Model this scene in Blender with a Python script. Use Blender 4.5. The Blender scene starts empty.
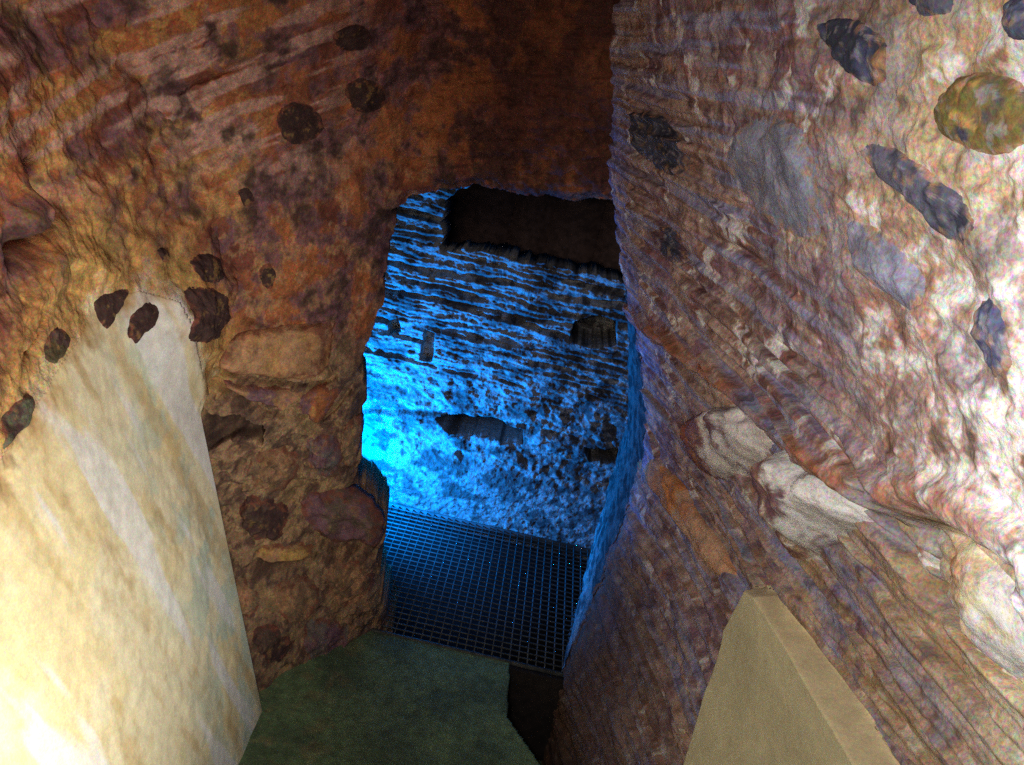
import bpy, math
import numpy as np
from mathutils import Matrix, Vector

sc = bpy.context.scene
COL = sc.collection
rng = np.random.default_rng(7)

# ------------------------------------------------------------------ camera
F, W, H = 880.0, 1024.0, 765.0
CAM = np.array([0.0, 0.0, 1.5])
ROT = Matrix.Rotation(math.radians(70), 3, 'X') @ Matrix.Rotation(math.radians(13), 3, 'Z')
RM = np.array(ROT)
cam_d = bpy.data.cameras.new('camera')
cam_d.sensor_width = 36.0
cam_d.lens = F / W * 36.0
cam_d.clip_start = 0.01
cam = bpy.data.objects.new('camera', cam_d)
cam.matrix_world = Matrix.Translation(CAM) @ ROT.to_4x4()
COL.objects.link(cam)
sc.camera = cam


def ray(px, py):
    d = RM @ np.array([(px - W / 2) / F, -(py - H / 2) / F, -1.0])
    return d


# ------------------------------------------------------------------ numpy helpers
def lin(*c):
    c = np.array(c, float) / 255.0
    return np.where(c <= 0.04045, c / 12.92, ((c + 0.055) / 1.055) ** 2.4)


_perm = rng.permutation(256)
_perm = np.concatenate([_perm, _perm])
_g = rng.normal(size=(256, 3))
_g /= np.linalg.norm(_g, axis=1)[:, None]


def perlin(x, y, z):
    xi, yi, zi = np.floor(x).astype(int), np.floor(y).astype(int), np.floor(z).astype(int)
    xf, yf, zf = x - xi, y - yi, z - zi
    xi &= 255; yi &= 255; zi &= 255
    u = xf * xf * xf * (xf * (xf * 6 - 15) + 10)
    v = yf * yf * yf * (yf * (yf * 6 - 15) + 10)
    w = zf * zf * zf * (zf * (zf * 6 - 15) + 10)
    r = 0
    for a in (0, 1):
        for b in (0, 1):
            for c in (0, 1):
                h = _perm[_perm[_perm[(xi + a) & 255] + ((yi + b) & 255)] + ((zi + c) & 255)]
                g = _g[h]
                dt = g[..., 0] * (xf - a) + g[..., 1] * (yf - b) + g[..., 2] * (zf - c)
                wt = (u if a else 1 - u) * (v if b else 1 - v) * (w if c else 1 - w)
                r = r + dt * wt
    return r * 1.5


def fbm(x, y, z, o=4, gain=0.5):
    r, a, f = 0, 1.0, 1.0
    for i in range(o):
        r = r + a * perlin(x * f + 13.1 * i, y * f - 7.7 * i, z * f + 3.3 * i)
        a *= gain; f *= 2.03
    return r


def ridged(x, y, z, o=4):
    r, a, f = 0, 1.0, 1.0
    for i in range(o):
        r = r + a * (1 - 2.2 * np.abs(perlin(x * f + 5.1 * i, y * f, z * f + 9.3 * i)))
        a *= 0.5; f *= 2.1
    return r - 1.0


def sst(a, b, x):
    t = np.clip((x - a) / (b - a), 0, 1)
    return t * t * (3 - 2 * t)


def mix(a, b, t):
    t = np.asarray(t)[..., None]
    return a * (1 - t) + b * t


def sdist(U, V, poly):
    """signed distance to a closed polygon, negative inside"""
    p = np.asarray(poly, float)
    d = np.full(U.shape, 1e9); ins = np.zeros(U.shape, bool)
    for i in range(len(p)):
        a, b = p[i], p[(i + 1) % len(p)]
        e = b - a
        t = np.clip(((U - a[0]) * e[0] + (V - a[1]) * e[1]) / (e @ e + 1e-12), 0, 1)
        d = np.minimum(d, np.hypot(U - a[0] - t * e[0], V - a[1] - t * e[1]))
        c = ((a[1] > V) != (b[1] > V))
        if abs(b[1] - a[1]) > 1e-12:
            ins ^= c & (U < (b[0] - a[0]) * (V - a[1]) / (b[1] - a[1]) + a[0])
    return np.where(ins, -d, d)


def ldist(U, V, line):
    """distance to an open polyline"""
    p = np.asarray(line, float)
    d = np.full(np.shape(U), 1e9)
    for a, b in zip(p[:-1], p[1:]):
        e = b - a
        t = np.clip(((U - a[0]) * e[0] + (V - a[1]) * e[1]) / (e @ e + 1e-12), 0, 1)
        d = np.minimum(d, np.hypot(U - a[0] - t * e[0], V - a[1] - t * e[1]))
    return d


# ------------------------------------------------------------------ base surfaces
# right wall: a rubble wall that leans inwards like the haunch of a vault;  X = SR(Y, Z)
_rz = np.array([-0.5, 0.0, 0.35, 0.60, 0.85, 1.10, 1.27, 1.64, 2.0])
_rx = np.array([0.30, 0.30, 0.325, 0.350, 0.290, 0.195, 0.135, 0.015, -0.12])


def SR(y, z):
    b = sum(np.interp(z + k * .02, _rz, _rx) for k in (-4, -3, -2, -1, 0, 1, 2, 3, 4)) / 9
    return b + 0.15 * (2.0 - y) + 0.02 * np.clip(2.0 - y, 0, 9) ** 2


# middle wall with the opening: Y = SM(X, Z)
def SM(x, z):
    w = np.clip(-0.34 - x, 0, 9)
    y = 2.0 - 1.1 * w - 1.2 * np.clip(-.19 - x, 0, .25) * sst(.32, -.02, z)
    y = y - 0.45 * np.clip(z - 1.22, 0, 9) ** 1.3 - 0.12 * np.clip(x + 0.36, 0, 1) * sst(1.15, 1.5, z)
    return y


# battered left wall: X = SL(Y, Z); it ends in a clean plaster arris at Y = 1.6
def SL(y, z):
    x = -0.388 - 0.30 * z + 0.03 * np.clip(1.6 - y, 0, 9)
    return x + 0.09 * sst(1.30, 1.75, y) * sst(0.72, 0.95, z)


def hit(px, py, fn, axis):
    d = ray(px, py)
    ts = np.linspace(0.25, 4.5, 4000)
    P = CAM[None] + ts[:, None] * d[None]
    if axis in 'RL':
        g = fn(P[:, 1], P[:, 2]) - P[:, 0]
    else:
        g = fn(P[:, 0], P[:, 2]) - P[:, 1]
    k = np.where(g[:-1] * g[1:] <= 0)[0]
    k = k[0] if len(k) else int(np.argmin(np.abs(g)))
    return P[k]


def R(*pts):
    return [(lambda p: (p[1], p[2]))(hit(a, b, SR, 'R')) for a, b in pts]


def RR(*pts):     # on the deeper face below the ledge
    return [(lambda p: (p[1], p[2]))(hit(a, b, lambda y, z: SR(y, z) + 0.045, 'R')) for a, b in pts]


def L(*pts):      # on the middle wall
    return [(lambda p: (p[0], p[2]))(hit(a, b, SM, 'M')) for a, b in pts]


def LL(*pts):     # on the left wall
    return [(lambda p: (p[1], p[2]))(hit(a, b, SL, 'L')) for a, b in pts]


BY = 2.70


def B(*pts):
    out = []
    for a, b in pts:
        d = ray(a, b); t = (BY - CAM[1]) / d[1]
        p = CAM + t * d; out.append((p[0], p[2]))
    return out


# ------------------------------------------------------------------ materials
def rock_material(name, rough=0.9, speck=0.5, bump=0.4, fine=260.0, spec=0.25, flat=None, lo=.55, hi=1.4):
    m = bpy.data.materials.new(name); m.use_nodes = True
    nt = m.node_tree; N = nt.nodes; Lk = nt.links
    b = N['Principled BSDF']
    b.inputs['Roughness'].default_value = rough
    b.inputs['Specular IOR Level'].default_value = spec
    tc = N.new('ShaderNodeTexCoord')
    geo = N.new('ShaderNodeNewGeometry')
    if flat is None:
        at = N.new('ShaderNodeAttribute'); at.attribute_name = 'pigment'
        base = at.outputs['Color']
    else:
        rgb = N.new('ShaderNodeRGB'); rgb.outputs[0].default_value = (*lin(*flat), 1)
        base = rgb.outputs[0]
    n1 = N.new('ShaderNodeTexNoise'); n1.inputs['Scale'].default_value = 38; n1.inputs['Detail'].default_value = 8
    n1.inputs['Roughness'].default_value = 0.7
    Lk.new(geo.outputs['Position'], n1.inputs['Vector'])
    n2 = N.new('ShaderNodeTexNoise'); n2.inputs['Scale'].default_value = fine; n2.inputs['Detail'].default_value = 3
    n2.inputs['Roughness'].default_value = 0.75
    Lk.new(geo.outputs['Position'], n2.inputs['Vector'])
    # mottled value
    mr = N.new('ShaderNodeMapRange'); mr.inputs['From Min'].default_value = 0.3; mr.inputs['From Max'].default_value = 0.7
    mr.inputs['To Min'].default_value = lo; mr.inputs['To Max'].default_value = hi
    Lk.new(n1.outputs['Fac'], mr.inputs['Value'])
    mul = N.new('ShaderNodeVectorMath'); mul.operation = 'SCALE'
    Lk.new(base, mul.inputs[0]); Lk.new(mr.outputs['Result'], mul.inputs['Scale'])
    # coloured mineral speckle
    ms = N.new('ShaderNodeVectorMath'); ms.operation = 'SUBTRACT'; ms.inputs[1].default_value = (0.5, 0.5, 0.5)
    Lk.new(n2.outputs['Color'], ms.inputs[0])
    sc_ = N.new('ShaderNodeVectorMath'); sc_.operation = 'SCALE'; sc_.inputs['Scale'].default_value = speck * 5
    Lk.new(ms.outputs[0], sc_.inputs[0])
    one = N.new('ShaderNodeVectorMath'); one.operation = 'ADD'; one.inputs[1].default_value = (1, 1, 1)
    Lk.new(sc_.outputs[0], one.inputs[0])
    mx = N.new('ShaderNodeVectorMath'); mx.operation = 'MAXIMUM'; mx.inputs[1].default_value = (0.05, 0.05, 0.05)
    Lk.new(one.outputs[0], mx.inputs[0])
    mm = N.new('ShaderNodeVectorMath'); mm.operation = 'MULTIPLY'
    Lk.new(mul.outputs[0], mm.inputs[0]); Lk.new(mx.outputs[0], mm.inputs[1])
    mn = N.new('ShaderNodeVectorMath'); mn.operation = 'MINIMUM'; mn.inputs[1].default_value = (0.92, 0.92, 0.92)
    Lk.new(mm.outputs[0], mn.inputs[0])
    Lk.new(mn.outputs[0], b.inputs['Base Color'])
    bp = N.new('ShaderNodeBump'); bp.inputs['Strength'].default_value = bump; bp.inputs['Distance'].default_value = 0.012
    Lk.new(n1.outputs['Fac'], bp.inputs['Height'])
    bp2 = N.new('ShaderNodeBump'); bp2.inputs['Strength'].default_value = bump * 0.6; bp2.inputs['Distance'].default_value = 0.002
    Lk.new(n2.outputs['Fac'], bp2.inputs['Height']); Lk.new(bp.outputs[0], bp2.inputs['Normal'])
    Lk.new(bp2.outputs[0], b.inputs['Normal'])
    return m


M_rock = rock_material('rubble_masonry')
M_stone = rock_material('dark_field_stone', 0.8, 0.4, 0.45)
M_plaster = rock_material('lime_plaster', 0.85, 0.18, 0.08, 220, lo=.85, hi=1.12)
M_chamber = rock_material('chamber_masonry', 0.85, 0.3, 0.8, 200)
M_floor = rock_material('worn_floor', 0.8, 0.3, 0.2, 220)


def plain(name, rgb, rough=0.6, metal=0.0):
    m = bpy.data.materials.new(name); m.use_nodes = True
    nt = m.node_tree; b = nt.nodes['Principled BSDF']
    n = nt.nodes.new('ShaderNodeTexNoise'); n.inputs['Scale'].default_value = 45; n.inputs['Detail'].default_value = 5
    g = nt.nodes.new('ShaderNodeNewGeometry'); nt.links.new(g.outputs['Position'], n.inputs['Vector'])
    r = nt.nodes.new('ShaderNodeValToRGB')
    c = lin(*rgb)
    r.color_ramp.elements[0].position = 0.35; r.color_ramp.elements[0].color = (*(c * 0.55), 1)
    r.color_ramp.elements[1].position = 0.65; r.color_ramp.elements[1].color = (*(c * 1.2), 1)
    nt.links.new(n.outputs['Fac'], r.inputs[0]); nt.links.new(r.outputs[0], b.inputs['Base Color'])
    b.inputs['Roughness'].default_value = rough; b.inputs['Metallic'].default_value = metal
    return m


M_steel = plain('weathered_steel', (84, 88, 84), 0.7, 0.2)
M_wood = plain('dark_board', (104, 80, 70), 0.8)
M_dark = plain('dark_earth', (40, 34, 30), 0.95)


# ------------------------------------------------------------------ mesh helpers
def make_mesh(name, verts, faces, mat, col=None, parent=None, smooth=True):
    me = bpy.data.meshes.new(name)
    v = np.ascontiguousarray(verts, np.float32); f = np.asarray(faces, np.int32)
    me.vertices.add(len(v)); me.vertices.foreach_set('co', v.ravel())
    nf = len(f); k = f.shape[1]
    me.loops.add(nf * k); me.loops.foreach_set('vertex_index', f.ravel())
    me.polygons.add(nf)
    me.polygons.foreach_set('loop_start', np.arange(nf, dtype=np.int32) * k)
    me.polygons.foreach_set('loop_total', np.full(nf, k, np.int32))
    if smooth:
        me.polygons.foreach_set('use_smooth', np.ones(nf, bool))
    me.update(calc_edges=True); me.validate()
    if col is not None:
        a = me.color_attributes.new('pigment', 'FLOAT_COLOR', 'POINT')
        c = np.ones((len(v), 4), np.float32); c[:, :3] = np.clip(col, 0, 1)
        a.data.foreach_set('color', c.ravel())
    me.materials.append(mat)
    o = bpy.data.objects.new(name, me); COL.objects.link(o)
    if parent is not None:
        o.parent = parent
        if parent.type == 'EMPTY':
            o.matrix_parent_inverse = Matrix.Translation(parent.location).inverted()
    return o


def grid_faces(nu, nv, keep=None, flip=False):
    i, j = np.meshgrid(np.arange(nu - 1), np.arange(nv - 1), indexing='ij')
    a = i * nv + j
    f = np.stack([a, a + nv, a + nv + 1, a + 1], -1)
    if flip: f = f[..., ::-1]
    if keep is not None:
        k = keep[:-1, :-1] & keep[1:, :-1] & keep[1:, 1:] & keep[:-1, 1:]
        f = f[k]
    return f.reshape(-1, 4)


def compact(v, f, c=None):
    used = np.unique(f); m = np.full(len(v), -1, int); m[used] = np.arange(len(used))
    return v[used], m[f], (None if c is None else c[used])


def thicken(v, f, c, off):
    """closed solid: the sheet, a back sheet moved by off, and rims"""
    from_e = {}
    n = len(v)
    e = np.concatenate([f[:, [0, 1]], f[:, [1, 2]], f[:, [2, 3]], f[:, [3, 0]]])
    key = np.sort(e, 1).astype(np.int64); kk = key[:, 0] * (n + 1) + key[:, 1]
    u, idx, cnt = np.unique(kk, return_index=True, return_counts=True)
    be = e[idx[cnt == 1]]
    v2 = np.concatenate([v, v + off]); c2 = np.concatenate([c, c])
    rim = np.stack([be[:, 1], be[:, 0], be[:, 0] + n, be[:, 1] + n], -1)
    f2 = np.concatenate([f, f[:, ::-1] + n, rim])
    return v2, f2, c2


def structure(o, label=None):
    o['kind'] = 'structure'
    if label: o['label'] = label
    return o


def thing(o, label, cat, group=None):
    o['label'] = label; o['category'] = cat
    if group: o['group'] = group
    return o


# colours
ORANGE = lin(166, 102, 64); RUST = lin(122, 72, 58); MAUVE = lin(124, 92, 100); OCHRE = lin(200, 158, 92)
UMBER = lin(62, 44, 42); CREAM = lin(236, 224, 188); WHITE = lin(238, 236, 232); GREY = lin(112, 112, 128)
SLATE = lin(76, 78, 96); GREEN = lin(128, 134, 104); TAN = lin(176, 134, 100)

# ================================================================== RIGHT WALL
ledge = R((632, 315), (660, 340), (700, 372), (740, 402), (770, 430), (800, 458), (830, 480), (862, 502), (890, 508), (930, 508), (985, 540), (1040, 580))
recess_poly = ledge + R((1040, 900), (500, 900), (585, 600), (615, 520), (632, 400))
tri = R((736, 590), (746, 596), (776, 645), (845, 765), (878, 820), (660, 820), (676, 765), (698, 690), (716, 628))
crevice = RR((880, 520), (893, 545), (902, 575), (915, 600), (925, 630))
crevice2 = RR((915, 515), (925, 550), (918, 590))
crack1 = R((1000, 585), (960, 550), (935, 530), (905, 515))
ridge1 = RR((660, 395), (680, 430), (705, 475), (728, 520), (752, 560))
ridge2 = R((640, 425), (652, 470), (668, 520))
band_w = R((640, 230), (700, 300), (760, 360), (820, 410), (880, 455), (950, 480))


def right_disp(Y, Z):
    """displacement out of the wall (towards -X), metres"""
    d = 0.018 * fbm(Y * 3.2, Z * 3.2, 1.5 + 0 * Y, 3) + .034 * sst(1.2, 1.95, Y) * sst(.9, 1.4, Z)
        # courses of thin tile that run along the wall
    q = Z + 0.010 * fbm(Y * 3, Z * 3, 8 + 0 * Y, 2)
    s = perlin(Y * 2.0, q * 42, 0.3 + 0 * Y) + 0.7 * perlin(Y * 4, q * 85, 5.3 + 0 * Y)
    zt = np.interp(Y, [0.4, 0.9, 1.3, 2.0], [1.22, 1.30, 1.55, 1.9])
    lay = sst(0, 0.18, zt - Z) * (1 - .6 * sst(1.6, 1.95, Y))
    d = d + (1 - .6 * lay) * (0.006 * ridged(Y * 7, Z * 11, 4.2 + 0 * Y, 4) + 0.0035 * fbm(Y * 38, Z * 38, 2.2 + 0 * Y, 3, 0.6))
    d = d + lay * 0.012 * s
    d = d - 0.012 * lay * sst(0.15, 0.4, perlin(Y * 3 + 9, q * 50, 7.7 + 0 * Y))
    # recess under the ledge
    rd = sdist(Y, Z, recess_poly)
    jag = 0.006 * fbm(Y * 22, Z * 22, 6 + 0 * Y, 3)
    d = d - 0.060 * sst(0.002, -0.012, rd + jag) * np.interp(Y, [0.5, 1.3, 1.8, 2.0], [1, 0.9, .5, 0.1])
    # thick lip of the ledge
    ld = ldist(Y, Z, ledge)
    d = d + 0.016 * np.exp(-((ld - 0.012) / 0.018) ** 2) * (rd > -0.006)
    # plaster: much smoother
    td = sdist(Y, Z, tri)
    k = sst(0.018, -0.002, td)
    d = d * (1 - k) + k * (-0.012 + 0.001 * fbm(Y * 7, Z * 7, 3 + 0 * Y, 2))
    for ln, wd, dp in ((crevice, 0.015, 0.07), (crevice2, 0.010, 0.04), (crack1, 0.003, 0.02)):
        d = d - dp * np.exp(-(ldist(Y, Z, ln) + 0.3 * jag) ** 2 / wd ** 2)
    d = d + 0.014 * np.exp(-(ldist(Y, Z, ridge1) / 0.006) ** 2) + 0.014 * np.exp(-(ldist(Y, Z, ridge2) / 0.006) ** 2)
    return d


def right_col(Y, Z, D):
    n1 = fbm(Y * 6, Z * 6, 11 + 0 * Y, 4, 0.6); n2 = fbm(Y * 13 + 4, Z * 13, 3 + 0 * Y, 4, 0.6)
    n3 = fbm(Y * 26 + 4, Z * 26, 9 + 0 * Y, 4, 0.6)
    q = Z + 0.010 * fbm(Y * 3, Z * 3, 8 + 0 * Y, 2)
    lay = fbm(Y * 1.8, q * 48, 2 + 0 * Y, 3, 0.6)
    c = mix(lin(172, 144, 130) * np.ones(Y.shape + (3,)), lin(132, 104, 116), sst(-0.2, 0.4, n1))
    c = mix(c, ORANGE, 0.45 * sst(0.05, 0.5, n2))
    c = mix(c, lin(140, 142, 176), 0.85 * sst(-0.05, 0.3, lay) * sst(0.65, 1.1, Y))
    lay2 = fbm(Y * 2.2 + 3, q * 70, 12 + 0 * Y, 3, 0.6)
    c = mix(c, lin(112, 78, 66), 0.6 * sst(0.05, 0.35, lay2) * sst(0.6, 1.0, Y))
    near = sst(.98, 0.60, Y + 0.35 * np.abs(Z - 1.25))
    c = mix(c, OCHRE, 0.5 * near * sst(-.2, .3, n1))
    n4 = fbm(Y * 60 + 4, Z * 60, 19 + 0 * Y, 3, 0.7)
    c = mix(c, lin(204, 184, 140), .55 * sst(1.35, 1.5, Z) * sst(1.0, .7, Y))
    c = mix(c, lin(140, 144, 160), .5 * sst(.1, .5, -n2 + .5 * n3) * sst(1.5, .8, Y))
    c = mix(c, lin(198, 180, 168), .35 * sst(-.1, .5, n3 + .5 * n4))
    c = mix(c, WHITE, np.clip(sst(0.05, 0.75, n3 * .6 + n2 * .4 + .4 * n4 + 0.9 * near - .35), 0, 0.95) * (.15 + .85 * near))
    c = mix(c, WHITE * 0.9, 0.7 * sst(0.42, 0.85, n2 + 0.4 * n3 + .35 * n4))
    c = mix(c, UMBER * 1.6, 0.5 * sst(.35, .6, -n3 - .3 * n4))
    # dark brown towards the far foot of the wall
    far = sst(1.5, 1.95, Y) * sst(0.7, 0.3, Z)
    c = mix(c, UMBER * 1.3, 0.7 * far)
    # orange lip of the ledge
    ld = ldist(Y, Z, [(a, b + 0.012) for a, b in ledge])
    c = mix(c, ORANGE, 0.75 * np.exp(-(ld / 0.016) ** 2) * sst(-0.3, 0.2, n2 + 0.1))
    rd = sdist(Y, Z, recess_poly)
    lowr = sst(0.0, -0.01, rd)
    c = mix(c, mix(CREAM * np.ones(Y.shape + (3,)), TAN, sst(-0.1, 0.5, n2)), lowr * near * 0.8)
    c = mix(c, lin(186, 160, 116), .6 * lowr * sst(-.3, .3, n2 + .3 * n3) * sst(1.7, .8, Y))
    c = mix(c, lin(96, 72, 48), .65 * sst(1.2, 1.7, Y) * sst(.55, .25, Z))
    for ln, wd in ((crevice, 0.012), (crevice2, 0.007), (crack1, 0.003)):
        c = mix(c, lin(96, 84, 56), 0.8 * np.exp(-(ldist(Y, Z, ln) / wd) ** 2))
    c = mix(c, GREY * 1.4, np.exp(-(ldist(Y, Z, ridge1) / 0.006) ** 2))
    td = sdist(Y, Z, tri); k = (td < 0.02) * 1.0
    c = mix(c, lin(214, 198, 156), (td > -.001) * k * 1.0); k = (td < -.001) * 1.0
    c = mix(c, lin(212, 202, 160) * (1 + 0.12 * n1[..., None]), k)
    return c


Ys = 0.34 + (2.0 - 0.34) * (np.linspace(0, 1, 820) ** 1.35)
Zs = np.concatenate([np.linspace(-0.34, 0.6, 230)[:-1], np.linspace(0.6, 1.95, 760)])
Yg, Zg = np.meshgrid(Ys, Zs, indexing='ij')
D = right_disp(Yg, Zg)
# broken far arris: wall face rolls back towards the chamber
roll = sst(1.95, 2.0, Yg + 0.02 * fbm(Yg * 0, Zg * 12, 1 + 0 * Yg, 3))
V = np.stack([SR(Yg, Zg) - D + 0.012 * roll, Yg, Zg], -1).reshape(-1, 3)
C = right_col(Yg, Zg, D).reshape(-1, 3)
td = sdist(Yg, Zg, tri)
# the smooth plaster wedge is cut out of the wall sheet and is a part of its own
Fr = grid_faces(len(Ys), len(Zs), keep=td > 0.0165)
v, f, c = compact(V, Fr, C)
wall_right = structure(make_mesh('wall_right', v, f, M_rock, c), 'rough rubble wall with tile courses on the right')
Ft = grid_faces(len(Ys), len(Zs), keep=td < 0.0185)
v, f, c = compact(V, Ft, C)
o = make_mesh('plaster_patch', v, f, M_plaster, c, wall_right)
o['label'] = 'smooth grey plaster triangle'


def patch(name, poly, S, disp, orient, colour, h, mat, parent=None, jitter=0.06, rings=22, seg=84, sink=0.006, power=4, seed=0, white=0.0, spots=0.3, follow=False):
    """a stone set in a wall: domed cap that follows the wall with its rim buried, plus a buried back"""
    p = np.asarray(poly, float); c0 = p.mean(0)
    # closed smooth outline
    m = len(p); t = np.linspace(0, m, seg, endpoint=False); i = t.astype(int); fr = (t - i)[:, None]
    P0, P1, P2, P3 = p[(i - 1) % m], p[i % m], p[(i + 1) % m], p[(i + 2) % m]
    o_ = 0.5 * (2 * P1 + (P2 - P0) * fr + (2 * P0 - 5 * P1 + 4 * P2 - P3) * fr ** 2 + (3 * P1 - P0 - 3 * P2 + P3) * fr ** 3)
    an = t / m * 2 * np.pi
    size = np.abs(p - c0).mean()
    j = 1 + jitter * fbm(np.cos(an) * 2.5 + seed, np.sin(an) * 2.5, seed * 1.3 + 0 * an, 3)
    r = np.linspace(0, 1, rings) ** 0.85
    U = c0[0] + (o_[None, :, 0] - c0[0]) * r[:, None] * j; Vv = c0[1] + (o_[None, :, 1] - c0[1]) * r[:, None] * j
    hgt = (h + sink) * (1 - r[:, None] ** power) - sink
    hgt = hgt + h * 0.35 * fbm(U * 14 + seed, Vv * 14, seed + 0 * U, 4) * (1 - r[:, None] ** 8) + 0.0015 * fbm(U * 60, Vv * 60, seed + 0 * U, 3) * (1 - r[:, None] ** 8)
    dd = disp(U, Vv)
    fol = 1.0 if follow else 0.35
    dl = dd * fol + dd.mean() * (1 - fol)
    dl = dl * (1 - r[:, None] ** 6) + dd * r[:, None] ** 6
    sg = -1 if orient == 'L' else 1
    s = S(U, Vv) - sg * (dl + hgt)
    back = S(U[-1:], Vv[-1:]) - sg * (dd[-1:] - 0.03)
    if orient in 'RL':
        A = np.stack([s, U, Vv], -1); Bk = np.stack([back, U[-1:], Vv[-1:]], -1)
    else:
        A = np.stack([U, s, Vv], -1); Bk = np.stack([U[-1:], back, Vv[-1:]], -1)
    A = np.concatenate([A, Bk, Bk.mean(1, keepdims=True) * np.ones((1, seg, 1))], 0)
    n = A.shape[0]
    a, b = np.meshgrid(np.arange(n - 1), np.arange(seg), indexing='ij')
    f = np.stack([a * seg + b, (a + 1) * seg + b, (a + 1) * seg + (b + 1) % seg, a * seg + (b + 1) % seg], -1).reshape(-1, 4)
    VV = A.reshape(-1, 3)
    n1 = fbm(VV[:, 0] * 16 + seed, VV[:, 1] * 16, VV[:, 2] * 16, 4, 0.65)
    n2 = fbm(VV[:, 0] * 45 + seed, VV[:, 1] * 45, VV[:, 2] * 45, 3, 0.65)
    col = mix(colour[0] * np.ones((len(VV), 3)), colour[1], sst(-0.3, 0.35, n1))
    col = mix(col, OCHRE, spots * sst(0.25, 0.6, n2))
    rr = np.repeat(np.concatenate([r, [1, 1]]), seg)
    n5 = fbm(VV[:, 0] * 70 + seed, VV[:, 1] * 70, VV[:, 2] * 70, 3, 0.65)
    if white == 0:
        col = mix(col, TAN if orient == 'R' else RUST * 1.2, 0.85 * sst(.72, 1.0, rr + .35 * n2 + .2 * n5))
        col = mix(col, lin(170, 168, 176), .4 * sst(.2, .6, n5) * (orient == 'R'))
    if white > 0:
        rr = np.repeat(np.concatenate([r, [1, 1]]), seg)
        side = (VV[:, 1 if orient == 'R' else 0] - c0[0]) / size
        col = mix(col, WHITE, white * sst(0.1, 0.4, n1 * 0.6 + 0.25 - 0.5 * side * (1 if orient == 'R' else -1)) )  # whitens the near side; on the boulders this paints in their lit flank
    return make_mesh(name, VV, f, mat, col, parent)


def stoneR(poly, label, ca, cb, h=0.006, **k):
    o = patch('embedded_stone', R(*poly), SR, right_disp, 'R', (ca, cb), h, M_stone, wall_right, follow=True, **k)
    o['label'] = label
    return o


BLUEG = lin(84, 88, 116)
stoneR([(820, 28), (848, 12), (893, 32), (902, 62), (890, 94), (860, 80), (838, 55)], 'blue-grey stone', SLATE * .6, BLUEG, seed=1)
stoneR([(930, 100), (955, 68), (1005, 70), (1024, 95), (1018, 145), (985, 160), (940, 138)], 'round green and ochre stone', SLATE * .8, lin(120, 104, 60), h=0.008, seed=2, spots=.7)
stoneR([(722, 128), (775, 104), (828, 134), (842, 180), (834, 238), (795, 248), (745, 216), (722, 170)], 'large blue-grey stone', lin(146, 148, 166), GREY * 1.2, h=0.005, seed=3)
stoneR([(858, 142), (885, 136), (925, 160), (965, 195), (992, 235), (985, 256), (950, 250), (912, 205), (870, 170)], 'long dark slate stone', SLATE * .6, GREY * .8, h=0.005, seed=4)
stoneR([(638, 118), (655, 106), (678, 130), (692, 165), (682, 184), (655, 168), (640, 145)], 'dark stone near far edge', SLATE * .5, SLATE, h=0.006, seed=5)
stoneR([(846, 215), (880, 222), (915, 262), (932, 300), (918, 322), (880, 296), (850, 255)], 'pale blue-grey stone', GREY * 1.7, GREY * 1.1, h=0.004, seed=6)
stoneR([(968, 300), (992, 290), (1020, 330), (1024, 372), (998, 385), (972, 345)], 'small grey-blue stone', GREY * 1.3, BLUEG, h=0.004, seed=7)
stoneR([(905, -12), (950, -14), (955, 12), (930, 22), (908, 10)], 'dark stone at the top', SLATE * .7, GREY * .7, h=0.004, seed=8)
stoneR([(992, 0), (1020, -10), (1040, 15), (1030, 45), (1002, 38)], 'blue-grey stone at the top corner', BLUEG, SLATE, h=0.004, seed=9)
stoneR([(655, 232), (672, 224), (690, 250), (688, 268), (668, 262)], 'small dark stone', SLATE * .8, MAUVE * .7, h=0.004, seed=10)

# boulders that stand out of the recess under the ledge, each a rock of its own
bl = dict(jitter=0.08, power=2.6, sink=0.01)
o = patch('boulder', RR((762, 478), (778, 448), (800, 442), (836, 470), (872, 508), (862, 526), (835, 532), (800, 560), (782, 556), (775, 520)), SR, right_disp, 'R', (MAUVE, TAN), 0.062, M_stone, None, seed=21, white=.95, **bl)
thing(o, 'large pale boulder with its lit near flank painted white under the slanting ledge', 'rock')
o = patch('boulder', RR((688, 432), (702, 412), (735, 402), (762, 418), (772, 440), (752, 468), (715, 482), (694, 462)), SR, right_disp, 'R', (MAUVE, RUST * 1.4), 0.046, M_stone, None, seed=22, white=.7, **bl)
thing(o, 'rounded reddish boulder with its lit side painted white, upper left of the pale boulder', 'rock')
o = patch('boulder', RR((950, 532), (980, 545), (1040, 600), (1060, 680), (1000, 680), (958, 640), (944, 580)), SR, right_disp, 'R', (CREAM, TAN * 1.2), 0.022, M_stone, None, seed=23, white=.9, **bl)
thing(o, 'broad cream boulder bulging from the lower right wall beside a dark crevice', 'rock')
o = patch('boulder', RR((882, 515), (900, 508), (915, 530), (917, 570), (905, 580), (892, 560)), SR, right_disp, 'R', (TAN, CREAM), 0.018, M_stone, None, seed=24, white=.7, **bl)
thing(o, 'small upright cream stone wedged in the crevice beneath the ledge end', 'rock')
o = patch('broken_tile', RR((652, 466), (664, 458), (684, 482), (706, 518), (737, 570), (722, 582), (704, 560), (680, 522), (660, 490)), SR, right_disp, 'R', (lin(200, 130, 76), lin(186, 140, 100)), 0.026, M_stone, None, jitter=0.03, power=5, seed=25, white=.12, sink=0.01)
thing(o, 'long narrow orange tile with a broken whitish end jutting from the right wall', 'tile')

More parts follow.
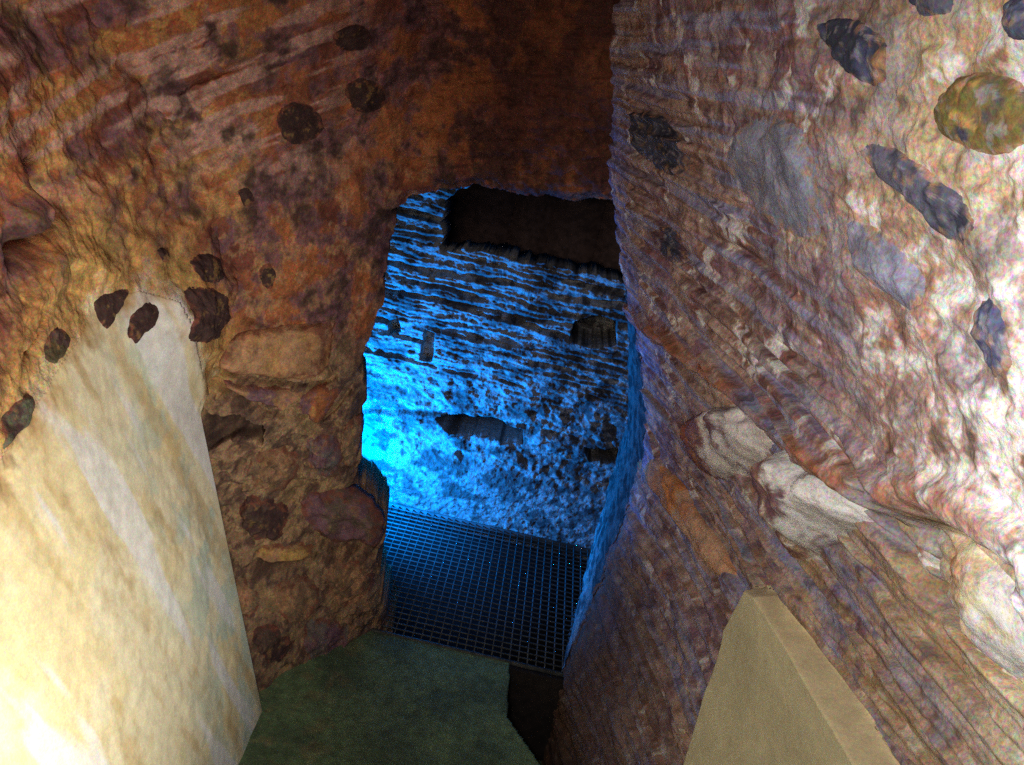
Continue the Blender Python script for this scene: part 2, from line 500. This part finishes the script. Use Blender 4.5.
# ================================================================== MIDDLE + LEFT WALL (one rock face, plaster in front)
open_px = [(392, 212), (404, 200), (430, 193), (440, 190), (475, 186), (520, 196), (560, 200), (600, 200), (660, 208), (690, 340), (690, 700), (640, 760), (560, 800), (392, 705), (388, 640),
           (378, 600), (374, 560), (386, 535), (378, 512), (352, 488), (358, 462), (354, 440), (362, 400), (358, 372), (368, 335), (380, 300), (384, 262), (390, 240)]
OPEN = L(*open_px)
blob1 = L((112, 160), (135, 128), (180, 130), (196, 165), (180, 200), (150, 208), (122, 190))
crk = [(L((125, 196), (150, 212), (180, 204), (196, 178)), 0.013, 0.06),
       (L((212, 374), (250, 386), (300, 386), (325, 382)), 0.006, 0.035), (L((205, 385), (235, 398), (262, 414), (300, 418)), 0.007, 0.03),
       (L((170, 92), (205, 78), (235, 68), (262, 50)), 0.005, 0.018), (L((150, 55), (190, 38), (215, 28)), 0.004, 0.014),
       (L((252, 566), (280, 568), (308, 562)), 0.009, 0.05), (L((330, 325), (325, 360), (332, 378)), 0.005, 0.02),
       (L((318, 425), (335, 410), (345, 395)), 0.005, 0.025), (L((348, 470), (322, 468)), 0.009, 0.035),
       (L((240, 325), (285, 330), (330, 322)), 0.004, 0.012)]
hole1 = L((204, 412), (240, 418), (266, 428), (262, 442), (235, 438), (206, 452))
blob2 = LL((2, 200), (20, 180), (40, 190), (42, 225), (25, 255), (8, 250))
crkL = [(LL((36, 176), (48, 205), (42, 235), (22, 254)), 0.017, 0.075), (LL((48, 310), (42, 340), (30, 358)), 0.005, 0.02)]
plast = LL((-60, 540), (-20, 480), (12, 448), (38, 405), (62, 365), (88, 330), (100, 300), (140, 292), (178, 302), (196, 345), (205, 390)) + [(1.59, .72), (2.2, .70), (2.2, -.4), (-.5, -.4)]
plastM = L((100, 330), (120, 290), (140, 280), (190, 300), (212, 340), (208, 385), (180, 400), (150, 400))


def rock_relief(X, Y3, Z):
    d = 0.026 * fbm(X * 4, Y3 * 4, Z * 4, 3) + 0.013 * ridged(X * 8, Y3 * 8, Z * 8, 4) + 0.0045 * fbm(X * 36, Y3 * 36, Z * 36, 3, .6)
    q = Z - .35 * X - .40 * Y3
    st = perlin(X * 5 + Z * 2.0, Y3 * 3, q * 40) + 0.6 * perlin(X * 9, Y3 * 5, q * 80)
    return d + 0.008 * st * sst(1.12, 1.3, Z)


def mid_disp(X, Z):
    """displacement towards the viewer (-Y)"""
    d = rock_relief(X, SM(X, Z), Z)
    pier = sst(0.80, 0.68, Z)
    d = d + pier * (0.014 * ridged(X * 15, Z * 20, 3 + 0 * X, 3) + 0.010 * fbm(X * 30, Z * 30, 1 + 0 * X, 3, .6))
    d = d + 0.035 * sst(0.0, -0.04, sdist(X, Z, blob1))
    jag = 0.004 * fbm(X * 30, Z * 30, 6 + 0 * X, 3)
    for ln, wd, dp_ in crk:
        d = d - dp_ * np.exp(-((ldist(X, Z, ln) + jag) / wd) ** 2)
    return d - 0.05 * sst(0.004, -0.008, sdist(X, Z, hole1) + jag)


def left_disp(Y, Z):
    """displacement towards the viewer (+X)"""
    pd = sdist(Y, Z, plast)
    k = sst(0.05, -0.05, pd + 0.03 * fbm(Y * 9, Z * 9, 4 + 0 * Y, 3))
    d = .75 * rock_relief(SL(Y, Z), Y, Z)
    dp = 0.006 * fbm(Y * 4, Z * 4, 9 + 0 * Y, 3) + 0.0012 * fbm(Y * 30, Z * 30, 9 + 0 * Y, 2)
    dp = dp * sst(1.6, 1.5, Y)
    d = d * (1 - k) + dp * k
    d = d + 0.03 * sst(0.0, -0.03, sdist(Y, Z, blob2))
    jag = 0.004 * fbm(Y * 30, Z * 30, 6 + 0 * Y, 3)
    for ln, wd, dp_ in crkL:
        d = d - dp_ * np.exp(-((ldist(Y, Z, ln) + jag) / wd) ** 2)
    return d


def rock_col(X, Y, Z):
    Y3 = Y
    n1 = fbm(X * 5, Y * 5, Z * 5, 4, .6); n2 = fbm(X * 11 + 3, Y * 11, Z * 11, 4, .65); n3 = fbm(X * 26, Y * 26, Z * 26 + 7, 4, .65)
    c = mix(ORANGE * np.ones(X.shape + (3,)), RUST, sst(-.2, .4, n1))
    c = mix(c, MAUVE, .7 * sst(-.15, .3, n2))
    c = mix(c, TAN * 1.05, .6 * sst(-.05, .35, n3) * sst(1.45, 1.1, Z))
    c = mix(c, OCHRE, .5 * sst(0.1, .5, n3 - n1) * sst(-.5, -.7, X))
    q = Z - .35 * X - .40 * Y3
    st = fbm(X * 5 + Z * 3, Y * 3, q * 26, 3, .6)
    c = mix(c, lin(192, 152, 136), .8 * sst(-.05, .3, st) * sst(1.10, 1.25, Z) * sst(-.38, -.55, X))
    blotch_shade = sst(-.05, .65, n2 * .8 + n3 * .4 + .5 * sst(-.45, -.08, X) * sst(1.0, 1.3, Z) - .1)  # random dark blotches, plus shade painted in above the opening
    c = mix(c, UMBER * .7, .8 * blotch_shade)
    return mix(c, RUST * .42, .7 * sst(-.38, -.1, X) * sst(1.1, 1.35, Z)), n1, n2, n3  # shade over the top centre, put into the colour


def mid_col(X, Z):
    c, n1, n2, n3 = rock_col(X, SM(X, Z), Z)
    pier = sst(.84, .72, Z)
    pc = mix(lin(160, 132, 102) * np.ones(X.shape + (3,)), lin(92, 74, 66), sst(-.3, .3, n3))
    pc = mix(pc, lin(186, 152, 106), .6 * sst(.05, .4, n2))
    c = mix(c, pc, pier * .85)
    pm = sdist(X, Z, plastM) + .02 * n2
    c = mix(c, OCHRE, .7 * sst(.05, -.0, pm)); c = mix(c, CREAM * .9, .75 * sst(.01, -.03, pm))
    return mix(c, UMBER, .8 * sst(.004, -.004, sdist(X, Z, hole1)))


def left_col(Y, Z):
    X = SL(Y, Z)
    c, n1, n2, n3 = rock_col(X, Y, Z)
    pd = sdist(Y, Z, plast)
    c = mix(c, OCHRE, .7 * sst(.2, .02, pd + .08 * n1))
    k = sst(.04, -.05, pd + .05 * n2)
    pl = mix(CREAM * np.ones(X.shape + (3,)), lin(230, 210, 156), .6 * sst(-.1, .4, n1 + .7 * sst(1.3, .9, Y)))
    pl = mix(pl, lin(200, 214, 194), .85 * sst(-.1, .4, n2) * sst(1.2, 1.5, Y))
    streak = fbm(Y * 9 + Z * 3.5, Z * 1.6, 7 + 0 * X, 4, .55)
    pl = mix(pl, WHITE, .8 * sst(.1, .35, streak))
    pl = mix(pl, lin(196, 160, 98), .5 * sst(.2, .6, -streak + .2 * n3))
    return mix(c, pl, k)


Xs = np.concatenate([np.linspace(-1.1, -0.80, 100)[:-1], np.linspace(-0.80, -0.10, 560)[:-1], np.linspace(-.10, .45, 260)])
Zm = np.concatenate([np.linspace(-0.05, 0.9, 400)[:-1], np.linspace(0.9, 2.0, 480)])
Xg, Zg2 = np.meshgrid(Xs, Zm, indexing='ij')
D2 = mid_disp(Xg, Zg2)
ragged = 0.010 * fbm(Xg * 16, Zg2 * 16, 1 + 0 * Xg, 4, .6)
od = sdist(Xg, Zg2, OPEN) + ragged
arris = 0.03 * sst(0.03, 0.0, od) ** 2
V = np.stack([Xg, SM(Xg, Zg2) - D2 + arris, Zg2], -1).reshape(-1, 3); C = mid_col(Xg, Zg2).reshape(-1, 3)
shape = Xg.shape
cellO = (od[:-1, :-1] < 0) | (od[1:, 1:] < 0)
allf = grid_faces(*shape).reshape(shape[0] - 1, shape[1] - 1, 4)
v, f, c = compact(V, allf[~cellO], C)
off = np.stack([v[:, 0] * 0.14, 0.20 + 0 * v[:, 0], 0.04 * sst(.8, 1.1, v[:, 2])], -1)   # splayed reveal
v, f, c = thicken(v, f, c, off)
wall_mid = structure(make_mesh('wall_middle', v, f, M_rock, c), 'orange-brown rubble wall pierced by the ragged opening')

Yl = 0.25 + (1.6 - 0.25) * (np.linspace(0, 1, 620) ** .9); Zl = np.linspace(-.04, 1.95, 760)
Yq, Zq0 = np.meshgrid(Yl, Zl, indexing='ij')
# above the clean arris the far edge runs on into the middle wall
Yq = Yq + 0.32 * sst(1.35, 1.6, Yq) * sst(.70, .80, Zq0)
V = np.stack([SL(Yq, Zq0) + left_disp(Yq, Zq0), Yq, Zq0], -1).reshape(-1, 3); C = left_col(Yq, Zq0).reshape(-1, 3)
pdl = sdist(Yq, Zq0, plast)
cellP = pdl[:-1, :-1] < 0
allf = grid_faces(*Yq.shape, flip=True).reshape(Yq.shape[0] - 1, Yq.shape[1] - 1, 4)
v, f, c = compact(V, allf[~cellP], C)
wall_left = structure(make_mesh('wall_left', v, f, M_rock, c), 'orange rock-faced wall on the left')
v, f, c = compact(V, allf[cellP], C)
v, f, c = thicken(v, f, c, np.array([-.10, .03, 0]))
o = make_mesh('plaster_facing', v, f, M_plaster, c, wall_left)
o['label'] = 'smooth cream plaster facing with white streaks'


def stoneL(poly, label, ca, cb, h=0.006, **k):
    c = np.mean(poly, 0)
    a, b = hit(c[0], c[1], SM, 'M'), hit(c[0], c[1], SL, 'L')
    if b[1] < a[1] and (b[1] < 1.58 or b[2] > .74):
        o = patch('embedded_stone', LL(*poly), SL, left_disp, 'L', (ca, cb), h, M_stone, wall_left, follow=True, **k)
    else:
        o = patch('embedded_stone', L(*poly), SM, mid_disp, 'M', (ca, cb), h, M_stone, wall_mid, follow=True, **k)
    o['label'] = label


DK = lin(70, 50, 46)
stoneL([(94, 300), (112, 288), (132, 286), (124, 312), (108, 335), (98, 322)], 'dark brown stone at plaster edge', DK, UMBER * 1.5, seed=31, h=.004)
stoneL([(132, 312), (150, 298), (163, 306), (160, 326), (146, 338), (135, 352), (126, 335)], 'dark reddish stone at plaster edge', DK * 1.2, UMBER * 1.3, seed=32, h=.004)
stoneL([(48, 338), (60, 324), (76, 332), (72, 352), (56, 368), (46, 358)], 'small olive stone', lin(92, 82, 58), UMBER * 1.6, seed=33, h=.004)
stoneL([(2, 425), (14, 402), (30, 390), (39, 400), (32, 425), (14, 440), (0, 456)], 'grey-green oval stone', lin(96, 98, 78), UMBER * 1.6, seed=34, h=.006)
stoneL([(182, 284), (212, 284), (240, 300), (240, 325), (220, 344), (186, 346), (188, 315)], 'broad dark brown stone', DK * 1.3, UMBER * 1.2, seed=35, h=.006)
for poly, sd in (([(276, 110), (295, 98), (322, 112), (324, 135), (300, 148), (280, 135)], 36), ([(196, 262), (214, 252), (232, 265), (226, 285), (205, 285)], 37),
                 ([(340, 90), (360, 75), (388, 85), (385, 110), (355, 115)], 38), ([(256, 270), (268, 262), (276, 275), (270, 292), (258, 290)], 39),
                 ([(330, 35), (352, 22), (372, 32), (368, 50), (340, 52)], 40), ([(240, 190), (252, 185), (258, 200), (246, 208)], 41),
                 ([(160, 250), (170, 248), (174, 260), (164, 264)], 42)):
    stoneL(poly, 'dark umber stone', UMBER * 1.1, DK, seed=sd)

PIER = [((250, 455), (285, 448), (300, 470), (280, 495), (252, 485)), ((306, 440), (332, 436), (346, 455), (330, 480), (308, 470)), ((235, 505), (262, 498), (288, 512), (282, 536), (248, 535)),
        ((222, 585), (245, 578), (262, 596), (250, 618), (232, 612)), ((272, 582), (305, 575), (322, 594), (308, 620), (280, 615)), ((328, 565), (360, 562), (370, 588), (350, 610), (330, 596)),
        ((300, 628), (330, 618), (352, 632), (342, 658), (312, 656)), ((252, 630), (280, 626), (292, 648), (275, 668), (256, 655)), ((345, 425), (358, 420), (358, 450), (350, 468), (340, 450))]
PCOL = [(TAN, lin(120, 96, 76)), (lin(120, 110, 104), MAUVE), (lin(98, 78, 66), UMBER * 1.6), (lin(140, 118, 90), TAN), (TAN * .9, lin(130, 104, 80))]
for k_, pl_ in enumerate(PIER):
    a_, b_ = PCOL[k_ % 5]
    stoneL(pl_, ('grey-brown', 'mauve-grey', 'dark brown', 'tan', 'tan-brown')[k_ % 5] + ' rubble stone in the pier', a_, b_, h=.020, seed=60 + k_, jitter=.12, power=3)

o = patch('stone_block', L((222, 352), (232, 336), (262, 330), (300, 326), (330, 326), (328, 350), (322, 376), (285, 380), (245, 378), (215, 372)), SM, mid_disp, 'M', (TAN, lin(182, 136, 92)), 0.026, M_stone, None, seed=51, power=7, spots=.5, jitter=.03)
thing(o, 'squared tan stone block jutting from the pier left of the blue opening', 'stone')
o = patch('stone_block', L((216, 384), (250, 388), (300, 392), (318, 400), (300, 414), (268, 408), (232, 396)), SM, mid_disp, 'M', (TAN * .9, MAUVE), 0.020, M_stone, None, seed=52, spots=.4, jitter=.08)
thing(o, 'thin cracked stone lying directly under the squared tan block', 'stone')
o = patch('stone_block', L((300, 398), (320, 384), (340, 388), (334, 404), (318, 424), (304, 414)), SM, mid_disp, 'M', (MAUVE, ORANGE), 0.022, M_stone, None, seed=53, spots=.4, jitter=.1)
thing(o, 'small reddish rounded stone below the right end of the tan block', 'stone')
o = patch('stone_block', L((256, 548), (282, 542), (312, 546), (308, 558), (280, 562), (258, 562)), SM, mid_disp, 'M', (TAN, OCHRE), 0.022, M_stone, None, seed=54, spots=.5, jitter=.06)
thing(o, 'flat tan stone capping the dark slot halfway down the pier', 'stone')
o = patch('stone_block', L((300, 500), (335, 490), (372, 505), (384, 530), (372, 548), (335, 545), (306, 528)), SM, mid_disp, 'M', (lin(110, 92, 80), MAUVE), 0.045, M_stone, None, seed=55, spots=.2, jitter=.08, power=3)
thing(o, 'bulging grey-brown stone at the pier edge beside the start of the grating', 'stone')

# ================================================================== CHAMBER BEHIND THE OPENING
slot = B((436, 420), (470, 416), (500, 424), (522, 432), (522, 446), (490, 440), (450, 434))
hole = B((575, 322), (600, 316), (616, 322), (616, 345), (592, 348), (570, 340))
slot2 = B((585, 448), (622, 452), (620, 466), (590, 462))
slot3 = B((388, 322), (398, 318), (400, 332), (388, 336))
slot4 = B((425, 330), (434, 334), (432, 362), (420, 360))
niche = B((441, 250), (444, 200), (470, 186), (520, 150), (760, 150), (760, 330), (622, 282), (600, 274), (560, 268), (520, 260), (480, 250))
ceil_z = 1.42


def back_disp(X, Z):
    q = Z + .006 * fbm(X * 9, Z * 9, 3 + 0 * X, 3)
    top = sst(.42, .55, Z); low = sst(.24, .16, Z)
    lay = perlin(X * 4, q * 55, 1 + 0 * X) + .8 * perlin(X * 8, q * 110, 2 + 0 * X)
    d = .012 * lay * (top + .3 * (1 - top) * (1 - low)) + .008 * ridged(X * 14, Z * 26, 2 + 0 * X, 4) * (1 - low * .5)
    d = d + .02 * ridged(X * 7, Z * 9, 6 + 0 * X, 3) * (1 - top) * (1 - low)
    d = d + .004 * fbm(X * 50, Z * 50, 1 + 0 * X, 3, .7)
    d = d - .018 * sst(.1, .4, perlin(X * 2.5 + 3, q * 30, 8 + 0 * X)) * top
    jag = .005 * fbm(X * 25, Z * 25, 3 + 0 * X, 3)
    for p, dp in ((slot, .36), (hole, .26), (slot2, .16), (slot3, .07), (slot4, .07)):
        d = d - dp * sst(.003, -.003, sdist(X, Z, p) + .6 * jag)
    d = d - .03 * np.exp(-((ldist(X, Z, B((352, 408), (440, 414), (520, 426), (610, 446))) + jag) / .010) ** 2)
    d = d - .03 * np.exp(-((ldist(X, Z, B((385, 290), (440, 300), (520, 318), (600, 330))) + jag) / .007) ** 2)
    d = d * .7
    # lower rough render face slightly proud
    d = d + .022 * low
    return d


Xb = np.linspace(-.75, .75, 620); Zb = np.linspace(-.05, 1.5, 640)
Xq, Zq = np.meshgrid(Xb, Zb, indexing='ij')
nd = sdist(Xq, Zq, niche) + .010 * fbm(Xq * 22, Zq * 22, 1 + 0 * Xq, 4, .6)
nz = None
V = np.stack([Xq, BY - back_disp(Xq, Zq), Zq], -1).reshape(-1, 3)
n1 = fbm(Xq * 9, Zq * 14, 2 + 0 * Xq, 4, .6); n2 = fbm(Xq * 40, Zq * 40, 2 + 0 * Xq, 3, .6)
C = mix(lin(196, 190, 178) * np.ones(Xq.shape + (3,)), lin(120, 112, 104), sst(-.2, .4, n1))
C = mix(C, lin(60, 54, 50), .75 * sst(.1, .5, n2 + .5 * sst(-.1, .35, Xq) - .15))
ff = grid_faces(*Xq.shape).reshape(Xq.shape[0] - 1, Xq.shape[1] - 1, 4)
ff = ff[~((nd[:-1, :-1] < 0) | (nd[1:, 1:] < 0))]
v, f, c = compact(V, ff, C.reshape(-1, 3))
v, f, c = thicken(v, f, c, np.array([0, .16, 0]))
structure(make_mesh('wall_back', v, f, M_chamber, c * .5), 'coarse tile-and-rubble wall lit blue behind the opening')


def sheet(name, fn, us, vs, mat, colfn, flip=False):
    U, Vv = np.meshgrid(us, vs, indexing='ij')
    P = fn(U, Vv)
    return make_mesh(name, P.reshape(-1, 3), grid_faces(*U.shape, flip=flip), mat, colfn(U, Vv).reshape(-1, 3))


# right-hand cheek of the chamber, continuing the right wall to the back
def cheek(Yc, Zc):
    base = np.interp(Zc, _rz, _rx)
    t = (Yc - 1.99) / (2.75 - 1.99)
    x0 = base - right_disp(np.full(Zc.shape, 1.99), Zc) + .010
    x1 = np.interp(Zc, [-.5, 0, .5, .8, 1.5], [.40, .405, .40, .315, .17])
    x = x0 * (1 - t) + x1 * t
    d = (.007 * fbm(Yc * 9, Zc * 14, 3 + 0 * Yc, 4) + .005 * perlin(Yc * 4, Zc * 60, 1 + 0 * Yc)) * sst(0, .2, t)
    return np.stack([x - d, Yc, Zc], -1)


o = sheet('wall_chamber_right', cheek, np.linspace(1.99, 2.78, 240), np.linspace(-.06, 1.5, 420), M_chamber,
          lambda U, Vv: (.2 + .4 * sst(.3, .05, Vv))[..., None] * mix(lin(170, 165, 158) * np.ones(U.shape + (3,)), lin(96, 90, 88), sst(-.2, .3, fbm(U * 12, Vv * 30, 3 + 0 * U, 3))))  # upper part darkened in colour for its dim light; foot left brighter
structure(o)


def lcheek(Yc, Zc):
    d = .01 * fbm(Yc * 9, Zc * 14, 13 + 0 * Yc, 4)
    return np.stack([-.72 + d, Yc, Zc], -1)


structure(sheet('wall_chamber_left', lcheek, np.linspace(1.9, 2.8, 60), np.linspace(-.06, 1.5, 80), M_chamber, lambda U, Vv: lin(150, 146, 140) * np.ones(U.shape + (3,))))


def cceil(Xc, Yc):
    return np.stack([Xc, Yc, ceil_z + .02 * fbm(Xc * 8, Yc * 8, 1 + 0 * Xc, 4)], -1)


structure(sheet('ceiling', cceil, np.linspace(-.75, .75, 100), np.linspace(1.95, 3.4, 100), M_rock, lambda U, Vv: RUST * .4 * np.ones(U.shape + (3,))))


# boxes / bars
def boxes(name, lst, mat, parent=None, smooth=False):
    vs, fs = [], []
    for (x0, x1, y0, y1, z0, z1) in lst:
        b = len(vs)
        vs += [(x0, y0, z0), (x1, y0, z0), (x1, y1, z0), (x0, y1, z0), (x0, y0, z1), (x1, y0, z1), (x1, y1, z1), (x0, y1, z1)]
        fs += [(b, b + 3, b + 2, b + 1), (b + 4, b + 5, b + 6, b + 7), (b, b + 1, b + 5, b + 4), (b + 1, b + 2, b + 6, b + 5), (b + 2, b + 3, b + 7, b + 6), (b + 3, b, b + 4, b + 7)]
    return make_mesh(name, np.array(vs), np.array(fs), mat, None, parent, smooth)


# dark boarded recess above the lit masonry
bd = bpy.data.objects.new('board_panel', None); COL.objects.link(bd); bd.location = (0, 3.30, -1.1)
thing(bd, 'dark upright boards closing the shadowy recess above the blue-lit masonry', 'boards')
xx = -.68
k = 0
while xx < .62:
    w = .15 + .03 * ((k * 7) % 3)
    boxes('board', [(xx, xx + w, 3.30 + .006 * (k % 2), 3.335 + .006 * (k % 2), -1.1, 1.40)], M_wood, bd); xx += w; k += 1

# ================================================================== FLOOR, PIT AND GRATING
gx0, gx1, gy0, gy1 = -.50, .40, 1.98, 2.66


def G(*pts):
    out = []
    for a, b in pts:
        d = ray(a, b); t = -CAM[2] / d[2]; p = CAM + t * d; out.append((p[0], p[1]))
    return out


gap = G((512, 656), (509, 716), (545, 768), (640, 800), (640, 655))


def floor_pts(Xc, Yc):
    z = .002 * fbm(Xc * 8, Yc * 8, 1 + 0 * Xc, 3)
    return np.stack([Xc, Yc, z - .28 * sst(.003, -.003, sdist(Xc, Yc, gap))], -1)


def floor_col(X, Y):
    n = fbm(X * 5, Y * 5, 3 + 0 * X, 4); n2 = fbm(X * 18, Y * 18, 3 + 0 * X, 3)
    c = mix(lin(112, 136, 96) * np.ones(X.shape + (3,)), lin(92, 112, 82), sst(-.3, .3, n))
    return mix(c, lin(150, 132, 92), .4 * sst(.1, .5, n2) * sst(-.05, -.35, X))


structure(sheet('floor', floor_pts, np.linspace(-1.2, .9, 420), np.linspace(.2, gy0 - .01, 320), M_floor, floor_col), 'worn grey-green floor in front of the grating')
# pit under the grating
structure(boxes('trim_1', [(-.75, .6, gy0 - .03, gy0 - .012, -1.1, -.004)], M_dark))
structure(boxes('trim_2', [(-.75, .6, 2.70, 2.73, -1.12, -.035)], M_dark))  # dark face added to keep the pit back from showing blue light
structure(boxes('floor_pit', [(-.75, .75, gy0 - .03, 3.4, -1.12, -1.1)], M_dark))

gr = bpy.data.objects.new('floor_grating', None); COL.objects.link(gr); gr.location = (0, gy0, 0)
thing(gr, 'steel mesh floor grating of small square cells below the blue-lit wall', 'grating')
bars = []
P = .0245; t = .0032
n = int((gx1 - gx0) / P) + 1
mesh_x = [(gx0 + i * P - t / 2, gx0 + i * P + t / 2, gy0, gy1, -.004, 0.0) for i in range(n)]
mesh_y = [(gx0, gx1, gy0 + i * P - t / 2, gy0 + i * P + t / 2, -.003, 0.001) for i in range(int((gy1 - gy0) / P) + 1)]
boxes('mesh_panel', mesh_x + mesh_y, M_steel, gr)
boxes('frame', [(gx0 - .012, gx0, gy0 - .008, gy1 + .004, -.03, .003), (gx1, gx1 + .012, gy0 - .008, gy1 + .004, -.03, .003), (gx0, gx1, gy0 - .008, gy0, -.03, .003), (gx0, gx1, gy1, gy1 + .006, -.03, .003)], M_steel, gr)

# back side of the tunnel, behind and above the viewer, so that light is held in
structure(sheet('ceiling_tunnel', lambda a, b: np.stack([a, b, 2.02 + .02 * fbm(a * 4, b * 4, 2 + 0 * a, 3)], -1), np.linspace(-1.6, 1.2, 40), np.linspace(-1.2, 2.2, 40), M_rock, lambda a, b: RUST * .6 * np.ones(a.shape + (3,))))

# ================================================================== LIGHT
def area(name, loc, target, col, power, size, spread=180, size_y=None):
    l = bpy.data.lights.new(name, 'AREA'); l.energy = power; l.color = col; l.size = size
    l.spread = math.radians(spread)
    if size_y: l.shape = 'RECTANGLE'; l.size_y = size_y
    o = bpy.data.objects.new(name, l); COL.objects.link(o); o.location = loc
    o.rotation_euler = (Vector(target) - Vector(loc)).to_track_quat('-Z', 'Y').to_euler()
    return o


def point(name, loc, col, power, r):
    l = bpy.data.lights.new(name, 'POINT'); l.energy = power; l.color = col; l.shadow_soft_size = r
    o = bpy.data.objects.new(name, l); COL.objects.link(o); o.location = loc
    return o


def spot(name, loc, target, col, power, r, ang, blend=1.0):
    l = bpy.data.lights.new(name, 'SPOT'); l.energy = power; l.color = col; l.shadow_soft_size = r
    l.spot_size = math.radians(ang); l.spot_blend = blend
    o = bpy.data.objects.new(name, l); COL.objects.link(o); o.location = loc
    o.rotation_euler = (Vector(target) - Vector(loc)).to_track_quat('-Z', 'Y').to_euler()
    return o


# blue lamp tucked behind the pier, low on the left of the chamber
spot('blue_lamp', (-.57, 2.38, .20), (-.24, 2.70, .36), (0.0, .235, 1.0), 170, .04, 165)
# pale uplight low beside the viewer on the left, pale lamp above on the right
spot('left_lamp', (.02, .50, .62), (-.66, 1.16, .62), (1.0, .97, .87), 39, .06, 92)
spot('right_lamp', (-.10, .12, 1.46), (.42, .86, 1.18), (1.0, .95, .92), 32, .05, 88)
# dim warm fill added near the viewer to brighten the left and middle walls
area('wall_fill', (-.30, .25, 1.55), (-.85, 1.5, 1.15), (1, .82, .74), 2.4, .3, 120)

w = bpy.data.worlds.new('world'); sc.world = w; w.use_nodes = True
w.node_tree.nodes['Background'].inputs[0].default_value = (.02, .03, .05, 1)
w.node_tree.nodes['Background'].inputs[1].default_value = 0.3

vs_ = sc.view_settings
sc.display_settings.display_device = 'sRGB'
vs_.view_transform = 'Standard'; vs_.look = 'None'; vs_.exposure = 0.0; vs_.gamma = 1.0; vs_.use_curve_mapping = False
sc.cycles.use_denoising = False
sc.cycles.max_bounces = 6
sc.cycles.sample_clamp_indirect = 2.0
